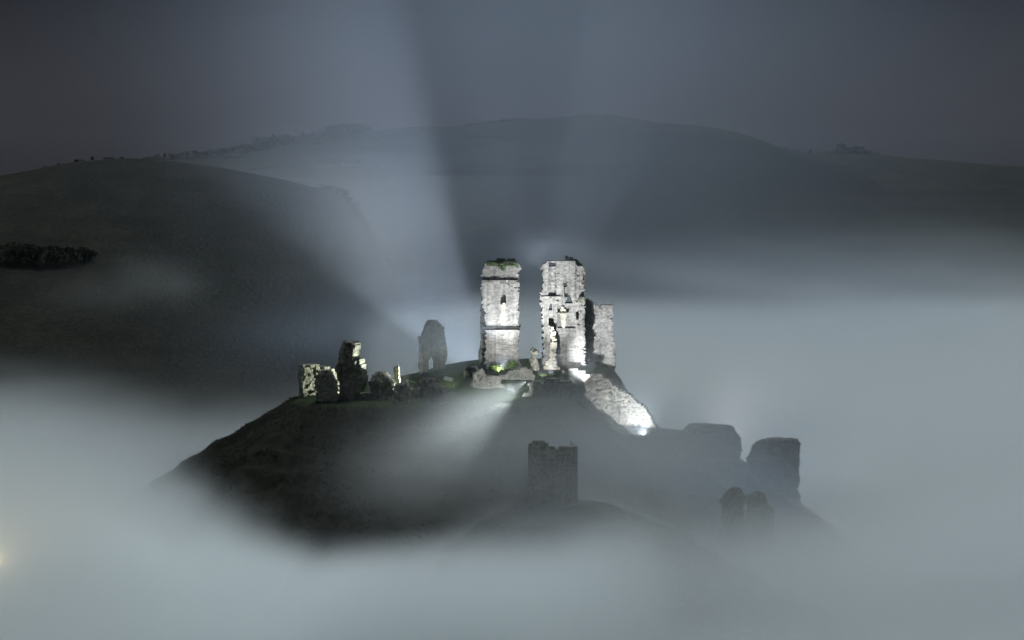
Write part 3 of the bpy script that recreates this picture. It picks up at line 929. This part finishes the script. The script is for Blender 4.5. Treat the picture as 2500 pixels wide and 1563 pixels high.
# ------------------------------------------------------------------ rough grass on the castle hill
N = 42000
gxr, gyr = rng.uniform(-72, 62, N * 2), rng.uniform(335, 440, N * 2)
dpl = poly_dist(gxr, gyr, PLATEAU)
keep = (rng.uniform(size=N * 2) < np.where(dpl < 0.5, 0.12, 0.9)) & (fbm(gxr, gyr, 7, 3, 31) > -0.55)
gxr, gyr = gxr[keep][:N], gyr[keep][:N]
gzr = mound_z(gxr, gyr)
n = len(gxr)
P0 = np.stack([gxr, gyr, gzr - 0.05], -1)
parts_v = []
flat = (poly_dist(gxr, gyr, PLATEAU) < 0.5)
for k in range(3):
    a = rng.uniform(0, 6.28, n)
    hh = rng.uniform(0.12, 0.42, n) * np.where(flat, 0.35, 1.0)
    ww = rng.uniform(0.06, 0.16, n)
    dx, dy = np.cos(a), np.sin(a)
    b0 = P0 + np.stack([dx * 0.15, dy * 0.15, 0 * dx], -1)
    s = np.stack([-dy * ww, dx * ww, 0 * dx], -1)
    tip = b0 + np.stack([dx * 0.9 * hh + 0.08, dy * 0.9 * hh, hh], -1)
    parts_v.append(np.stack([b0 - s, b0 + s, tip], 1).reshape(-1, 3))
V = np.concatenate(parts_v)
tag(fast_mesh('grass', V, np.arange(len(V)).reshape(-1, 3), TUFT), 'rough tussocky grass covering the castle hill', 'grass', kind='stuff')


# ------------------------------------------------------------------ floodlights and added lamps
def flood(px, py, Y, target, power, color, size=60, blend=0.6, radius=0.3, name='floodlight', up=0.35, label=None):
    q = at(px, py, Y)
    q.z = max(q.z, terrain(q.x, q.y) + up)
    li = bpy.data.lights.new(name, 'SPOT')
    li.energy, li.color = power, color
    li.spot_size, li.spot_blend = R(size), blend
    li.shadow_soft_size = radius
    lo = bpy.data.objects.new(name + '_lamp', li)
    COL.objects.link(lo)
    lo.location = q
    lo.rotation_euler = (Vector(target) - q).to_track_quat('-Z', 'Y').to_euler()
    return lo


WHITE = (0.94, 0.97, 1.0)
GREEN = (0.93, 1.0, 0.84)
flood(1224, 905, 422.5, at(1250, 640, 432), 42000, WHITE, 82, 1.0, name='tower_floodlight', up=1.2)
_q = Vector((-3.8, 476.0, terrain(-3.8, 476.0) + 0.8))
flood(CX + _q.x / _q.y * F, 2000, 476, _q + Vector((-0.546, 0.177, 0.819)) * 50, 620000, (0.90, 0.95, 1.0), 46, 0.42, name='added_beam_light', up=0.8)  # lamp added behind the hill; its cone edge imitates the tower's shadow edge
_q = Vector((4.0, 470.0, terrain(4.0, 470.0) + 0.8))
flood(CX + _q.x / _q.y * F, 2000, 470, _q + Vector((0.30, 0.15, 0.94)) * 50, 130000, (0.90, 0.95, 1.0), 26, 0.7, name='added_shaft_light', up=0.8)  # added lamp standing in for tower light passing between the towers
flood(1345, 915, 419, at(1372, 680, 432), 50000, WHITE, 70, 1.0, name='broad_tower_floodlight', up=1.0)
flood(1218, 905, 425, at(1226, 830, 431), 3800, (1.0, 0.94, 0.83), 120, 0.9, name='added_foot_fill')  # extra lamp added to brighten the bottom of the narrow tower
flood(1322, 934, 422, at(1350, 860, 430), 4000, (1.0, 0.97, 0.92), 100, 0.8, name='buttress_floodlight')
flood(1250, 985, 396, at(1228, 935, 416), 34000, WHITE, 60, 1.0, name='heap_floodlight', up=2.6)
flood(1388, 940, 408.5, at(1478, 820, 446), 150000, WHITE, 26, 0.8, name='rear_wall_floodlight', up=0.6)
flood(1574, 1072, 409.5, at(1475, 930, 424), 26000, (1.0, 1.0, 0.95), 120, 0.8, name='wall_floodlight')
flood(1765, 1108, 419, at(1830, 960, 440), 30000, (1.0, 0.95, 0.97), 130, 1.0, name='added_glow_light', up=0.6)  # added lamp that makes the wall light's spill glow in the mist
flood(1005, 930, 410, at(800, 935, 402), 70000, GREEN, 100, 0.7, name='ward_floodlight', up=2.0)
flood(1150, 900, 459, at(1085, 830, 445), 170000, (1.0, 0.96, 0.97), 110, 0.9, name='rear_floodlight', up=-0.5)
flood(1284, 955, 402, at(955, 1130, 358), 150000, (0.9, 0.98, 1.0), 32, 1.0, name='added_streak_light', up=3.0, radius=0.25)  # lamp added for the streak that leaks through the gap in the walls
flood(1112, 962, 397, at(935, 940, 400), 9000, GREEN, 50, 0.9, name='added_boulder_fill', up=1.3)  # added fill that gives the boulders their pale faces
flood(1108, 945, 414, at(1055, 850, 437), 9000, GREEN, 60, 1.0, name='added_hall_fill', up=0.8)  # weak lamp added in front to bring out the hall jambs

# warm street lamp at the left edge of the picture
lq = at(-8, 1362, 330)
lg = terrain(lq.x, lq.y)
lamp = empty('street_lamp', (lq.x, lq.y, lg))
tag(lamp, 'warm glowing street lamp in the fog at the left edge', 'street lamp')
H = max(lq.z - lg, 4.0)


def tube(name, pts, rad, mat, parent, sides=8):
    V, Fc = [], []
    for i, (x, y, z) in enumerate(pts):
        for j in range(sides):
            t = j * 2 * math.pi / sides
            rr = rad[i]
            V.append((x + rr * math.cos(t), y + rr * math.sin(t), z))
    for i in range(len(pts) - 1):
        for j in range(sides):
            Fc.append((i * sides + j, i * sides + (j + 1) % sides, (i + 1) * sides + (j + 1) % sides, (i + 1) * sides + j))
    Fc.append(tuple(range(sides))[::-1])
    Fc.append(tuple((len(pts) - 1) * sides + j for j in range(sides)))
    return mesh_obj(name, V, Fc, mat, parent)


tube('pole', [(0, 0, -1), (0, 0, 0.6), (0, 0, 0.7), (0, 0, H - 0.2)], [0.13, 0.13, 0.08, 0.06], METAL, lamp)
tube('hood', [(0, 0, H + 0.22), (0, 0, H + 0.32), (0, 0, H + 0.45)], [0.35, 0.3, 0.06], METAL, lamp)
GLOW, nt, b = nodes_of('warm lamp glass')
b.inputs['Emission Color'].default_value = (1.0, 0.72, 0.36, 1)
b.inputs['Emission Strength'].default_value = 30.0
tube('lantern', [(0, 0, H - 0.2), (0, 0, H), (0, 0, H + 0.2)], [0.12, 0.26, 0.24], GLOW, lamp)
pl = bpy.data.lights.new('street_lamp_light', 'POINT')
pl.energy, pl.color, pl.shadow_soft_size = 1800, (1.0, 0.74, 0.4), 0.3
plo = bpy.data.objects.new('street_lamp_light', pl)
COL.objects.link(plo)
plo.location = (lq.x, lq.y - 0.6, lg + H - 0.1)

# ------------------------------------------------------------------ air: thin haze everywhere, mist lying in the valley
HZ = bpy.data.materials.new('thin night haze')
HZ.use_nodes = True
nt = HZ.node_tree
nt.nodes.clear()
pv = nt.nodes.new('ShaderNodeVolumePrincipled')
pv.inputs['Color'].default_value = (0.74, 0.84, 1.0, 1)
pv.inputs['Density'].default_value = 0.000012
pv.inputs['Anisotropy'].default_value = 0.0
o = nt.nodes.new('ShaderNodeOutputMaterial')
nt.links.new(pv.outputs[0], o.inputs['Volume'])
x0, x1, y0, y1, z0, z1 = -6100, 6100, -1600, 4600, -56, 104
haze = mesh_obj('haze', [(x, y, z) for z in (z0, z1) for x, y in ((x0, y0), (x1, y0), (x1, y1), (x0, y1))],
                [(0, 3, 2, 1), (4, 5, 6, 7), (0, 1, 5, 4), (1, 2, 6, 5), (2, 3, 7, 6), (3, 0, 4, 7)], HZ)
tag(haze, 'thin grey night haze filling the air', 'haze', kind='stuff')

FOG = bpy.data.materials.new('valley mist')
FOG.use_nodes = True
nt = FOG.node_tree
nt.nodes.clear()
pv = nt.nodes.new('ShaderNodeVolumePrincipled')
pv.inputs['Color'].default_value = (0.95, 0.99, 1.0, 1)
pv.inputs['Density'].default_value = 1.0
pv.inputs['Anisotropy'].default_value = 0.0
pv.inputs['Density Attribute'].default_value = 'density'
o = nt.nodes.new('ShaderNodeOutputMaterial')
nt.links.new(pv.outputs[0], o.inputs['Volume'])


VEIL = FOG.copy()
VEIL.name = 'thin bluish veil'
for n_ in VEIL.node_tree.nodes:
    if n_.type == 'PRINCIPLED_VOLUME':
        n_.inputs['Color'].default_value = (0.72, 0.83, 1.0, 1)


def g3(X, Y, Z, c, s):
    return np.exp(-(((X - c[0]) / s[0]) ** 2 + ((Y - c[1]) / s[1]) ** 2 + ((Z - c[2]) / s[2]) ** 2))


def mist_density(X, Y, Z):
    wob = fbm(X, Y, 80, 3, 51)
    wob2 = fbm((X + 0.45 * Y) * 0.35, (Y - 0.45 * X) * 1.4, 42, 3, 77)
    front = np.interp(X, [-300, -110, -85, -62, -45, -30, -5, 15, 30, 60, 100, 300], [-2, -4, -2.5, -8.5, -17.0, -20.5, -18.5, -15.5, -17, -16, -8, 0]) + wob * 1.2 + wob2 * 3.0 - 4.0 * sstep((318 - Y) / 30)
    back = np.interp(X, [-300, -170, -120, -80, -50, -10, 20, 60, 120, 300], [-16, -26, -34, -38, -30, -24, -26, -28, -27, -22]) + wob * 6.0
    t = np.where(X < -40, sstep((Y - 425) / 60), sstep((Y - 395) / 90))
    top = front * (1 - t) + back * t + 2.6 * fbm(X + 0.5 * Z, Y - 0.3 * Z, 30, 3, 97)
    near = sstep((Y - 110) / 120)
    far = sstep((1120 - Y) / 300)
    right = sstep((X - 5) / 22)
    left = sstep((-48 - X) / 30)
    soft = 4.5 + (9.0 + 24.0 * sstep((X + 20) / 90)) * t + 4.0 * right + 6.0 * left
    front_rho = 0.15 - 0.09 * left - 0.118 * right
    back_rho = 0.03 - 0.016 * right
    t2 = sstep((Y - 385) / 50)
    rho = (front_rho * (1 - t2) + back_rho * t2) * (1 - 0.55 * right * sstep((Y - 345) / 20) * sstep((440 - Y) / 40)) * (0.4 + 0.6 * sstep((Y - 292) / 40))
    rho = rho * (1 - 0.55 * sstep((X - 60) / 70)) * (1 - 0.4 * sstep((-80 - X) / 40))
    d = rho * np.clip(1 + 1.2 * wob2, 0.1, 2.4) * sstep(0.5 + (top - Z) / (2 * soft)) * near * far
    rr = sstep((X + 15) / 45) * t
    thin = 0.010 * np.exp(-np.maximum(Z + 30 - 0.02 * X + 6.0 * wob, 0) / 12.0) * sstep((38 - Z) / 22) * np.clip(1 + 0.9 * wob2, 0.2, 2) * near * far
    d = d * (1 - rr) + thin * rr
    lay = fbm(X * 0.5 + Y * 0.25, Z * 5.0 + X * 0.35 - Y * 0.1, 46, 3, 83)
    d = d * np.clip(1 + 1.3 * lay * sstep((Y - 400) / 80), 0.15, 2.0)
    d = np.maximum(d, 0.05 * right * sstep((-17 - Z) / 8) * near * far)
    # clearer air round the lower ward ruins
    d = d * (1 - 0.88 * np.exp(-(((X - 40) / 20) ** 2 + ((Y - 392) / 17) ** 2)) * sstep((Z + 22) / 5))
    # drift over the near slope and the lower ward
    v = 0.044 * g3(X, Y, Z, (13, 382, -6), (24, 11, 9)) + 0.024 * g3(X, Y, Z, (10, 352, -10), (18, 9, 8)) + 0.020 * g3(X, Y, Z, (-8, 376, -7), (11, 14, 7)) + 0.014 * g3(X, Y, Z, (-19, 366, -10), (9, 13, 6)) + 0.006 * g3(X, Y, Z, (-58, 850, 8), (20, 90, 26)) + 0.006 * g3(X, Y, Z, (44, 370, -9), (24, 8, 12)) + 0.030 * g3(X, Y, Z, (27, 385, -9), (13, 9, 9)) + 0.012 * g3(X, Y, Z, (40, 424, -2), (22, 10, 9))
    # small curls of mist over the fields on the left
    v = v + 0.010 * g3(X, Y, Z, (-84, 560, 12), (6, 9, 4)) + 0.008 * g3(X, Y, Z, (-93, 560, 15), (6, 9, 4)) + 0.004 * g3(X, Y, Z, (-104, 570, 9), (14, 12, 5))
    return d + np.maximum(v, 0) * near * far


def veil_density(X, Y, Z):
    """thin air behind and above the castle, where the floodlights catch it"""
    wob = fbm(X, Y, 70, 3, 61)
    sx = np.where(X < 0, 52.0, 80.0)
    v = 0.0060 * np.exp(-(((X + 4) / sx) ** 2 + ((Y - 478) / 46) ** 2 + ((Z - 50) / 75) ** 2)) * (0.15 + 0.75 * sstep((Z - 2) / 45) + 0.5 * sstep((Z - 50) / 30))
    v = v + 0.007 * g3(X, Y, Z, (-34, 505, 4), (24, 40, 7)) * (1 + 0.5 * wob)
    v = v + 0.004 * g3(X, Y, Z, (70, 540, 10), (60, 60, 11)) * (1 + 0.5 * wob)
    e = sstep((X + 130) / 30) * sstep((170 - X) / 30) * sstep((Y - 400) / 20) * sstep((630 - Y) / 30) * sstep((100 - Z) / 8)
    v = np.maximum(v, 0) * e
    v[v < 1e-5] = 0
    return v


GX, GY, GZ = np.linspace(-300, 300, 101), np.linspace(110, 1130, 171), np.linspace(-52, 44, 25)
NXg, NYg, NZg = len(GX), len(GY), len(GZ)
Xg, Yg, Zg = np.meshgrid(GX, GY, GZ, indexing='ij')
D = mist_density(Xg, Yg, Zg)
D[D < 1e-5] = 0


def mist_object(name, GX, GY, GZ, D, label, mat=None):
    mat = mat or FOG
    X, Y, Z = np.meshgrid(GX, GY, GZ, indexing='ij')
    me = bpy.data.meshes.new(name)
    me.vertices.add(X.size)
    me.vertices.foreach_set('co', np.stack([X, Y, Z], -1).astype(np.float32).ravel())
    at_ = me.attributes.new('mist', 'FLOAT', 'POINT')
    at_.data.foreach_set('value', D.astype(np.float32).ravel())
    me.materials.append(mat)
    ob = bpy.data.objects.new(name, me)
    COL.objects.link(ob)
    ng = bpy.data.node_groups.new(name, 'GeometryNodeTree')
    ng.interface.new_socket('Geometry', in_out='INPUT', socket_type='NodeSocketGeometry')
    ng.interface.new_socket('Geometry', in_out='OUTPUT', socket_type='NodeSocketGeometry')
    N = ng.nodes.new
    gi, go = N('NodeGroupInput'), N('NodeGroupOutput')
    vc = N('GeometryNodeVolumeCube')
    vc.inputs['Min'].default_value = (GX[0], GY[0], GZ[0])
    vc.inputs['Max'].default_value = (GX[-1], GY[-1], GZ[-1])
    vc.inputs['Resolution X'].default_value = len(GX)
    vc.inputs['Resolution Y'].default_value = len(GY)
    vc.inputs['Resolution Z'].default_value = len(GZ)
    pos, sep = N('GeometryNodeInputPosition'), N('ShaderNodeSeparateXYZ')
    ng.links.new(pos.outputs[0], sep.inputs[0])

    def m(op, a, b_=None):
        nd = N('ShaderNodeMath')
        nd.operation = op
        for i, v in enumerate((a, b_)):
            if v is None:
                continue
            if isinstance(v, (int, float)):
                nd.inputs[i].default_value = v
            else:
                ng.links.new(v, nd.inputs[i])
        return nd.outputs[0]
    idx = None
    for k, (g, mul) in enumerate(((GX, len(GY) * len(GZ)), (GY, len(GZ)), (GZ, 1))):
        i = m('ROUND', m('MULTIPLY', m('SUBTRACT', sep.outputs[k], float(g[0])), float(1.0 / (g[1] - g[0]))))
        i = m('MINIMUM', m('MAXIMUM', i, 0.0), float(len(g) - 1))
        i = m('MULTIPLY', i, float(mul))
        idx = i if idx is None else m('ADD', idx, i)
    si = N('GeometryNodeSampleIndex')
    si.data_type, si.domain = 'FLOAT', 'POINT'
    na = N('GeometryNodeInputNamedAttribute')
    na.data_type = 'FLOAT'
    na.inputs['Name'].default_value = 'mist'
    ng.links.new(gi.outputs[0], si.inputs['Geometry'])
    ng.links.new(na.outputs['Attribute'], si.inputs['Value'])
    ng.links.new(idx, si.inputs['Index'])
    ng.links.new(si.outputs[0], vc.inputs['Density'])
    sm = N('GeometryNodeSetMaterial')
    sm.inputs['Material'].default_value = mat
    ng.links.new(vc.outputs[0], sm.inputs['Geometry'])
    ng.links.new(sm.outputs[0], go.inputs[0])
    md = ob.modifiers.new('mist', 'NODES')
    md.node_group = ng
    tag(ob, label, 'mist', kind='stuff')
    return ob


VX, VY, VZ = np.linspace(-130, 170, 38), np.linspace(400, 630, 30), np.linspace(-28, 100, 17)
mist_object('veil_of_mist', VX, VY, VZ, veil_density(*np.meshgrid(VX, VY, VZ, indexing='ij')), 'thin bluish veil of mist rising behind the keep', VEIL)
mist_object('mist', GX, GY, GZ, D, 'bank of pale mist filling the valley round the castle hill')


def wisp_density(X, Y, Z):
    """finer shreds of mist drifting among the ruins"""
    n = fbm(X + 0.6 * Z, Y - 0.8 * Z, 11, 3, 91) * 0.5 + fbm(X - Z, Z * 1.4 + Y * 0.3, 9, 3, 92) * 0.5
    k = np.clip(0.75 + 0.9 * n, 0, 2)
    d = 0.055 * g3(X, Y, Z, (-15, 430, 10), (8, 5, 8)) * k + 0.020 * g3(X, Y, Z, (26, 411, -3), (6, 6, 5)) + 0.010 * g3(X, Y, Z, (0, 426, 4), (11, 4, 4)) * k
    d = d + 0.020 * g3(X, Y, Z, (-10, 443, 7), (6, 8, 9)) * k
    d = d + 0.020 * g3(X, Y, Z, (2, 440, 26), (9, 8, 3.2)) * k + 0.016 * g3(X, Y, Z, (9, 440, 25), (5, 6, 2.2)) * k
    d = d + 0.110 * g3(X, Y, Z, (40, 391, -15), (15, 3.0, 7)) + 0.060 * g3(X, Y, Z, (44, 408.5, -7), (15, 3, 7)) + 0.030 * g3(X, Y, Z, (10, 374, -8), (13, 4, 6))
    edge = sstep((X + 48) / 8) * sstep((66 - X) / 8) * sstep((Y - 366) / 6) * sstep((472 - Y) / 8) * sstep((38 - Z) / 6)
    d = d * edge
    d[d < 4e-4] = 0
    return d


WX, WY, WZ = np.linspace(-48, 66, 58), np.linspace(366, 472, 54), np.linspace(-28, 38, 34)
mist_object('mist_wisps', WX, WY, WZ, wisp_density(*np.meshgrid(WX, WY, WZ, indexing='ij')), 'thin shreds of mist drifting among the floodlit ruins', VEIL)

# mist lying in the dip between the near left hill and the far ridge
DX, DY, DZ = np.linspace(-360, 120, 25), np.linspace(1000, 1560, 29), np.linspace(-40, 80, 13)
_X, _Y, _Z = np.meshgrid(DX, DY, DZ, indexing='ij')
_d = 0.0021 * g3(_X, _Y, _Z, (-130, 1270, 18), (110, 130, 24)) * np.clip(1 + 0.8 * fbm(_X, _Y, 120, 3, 88), 0.2, 2)
_d[_d < 5e-5] = 0
mist_object('hollow_mist', DX, DY, DZ, _d, 'pale mist lying in the dip behind the dark left hill')
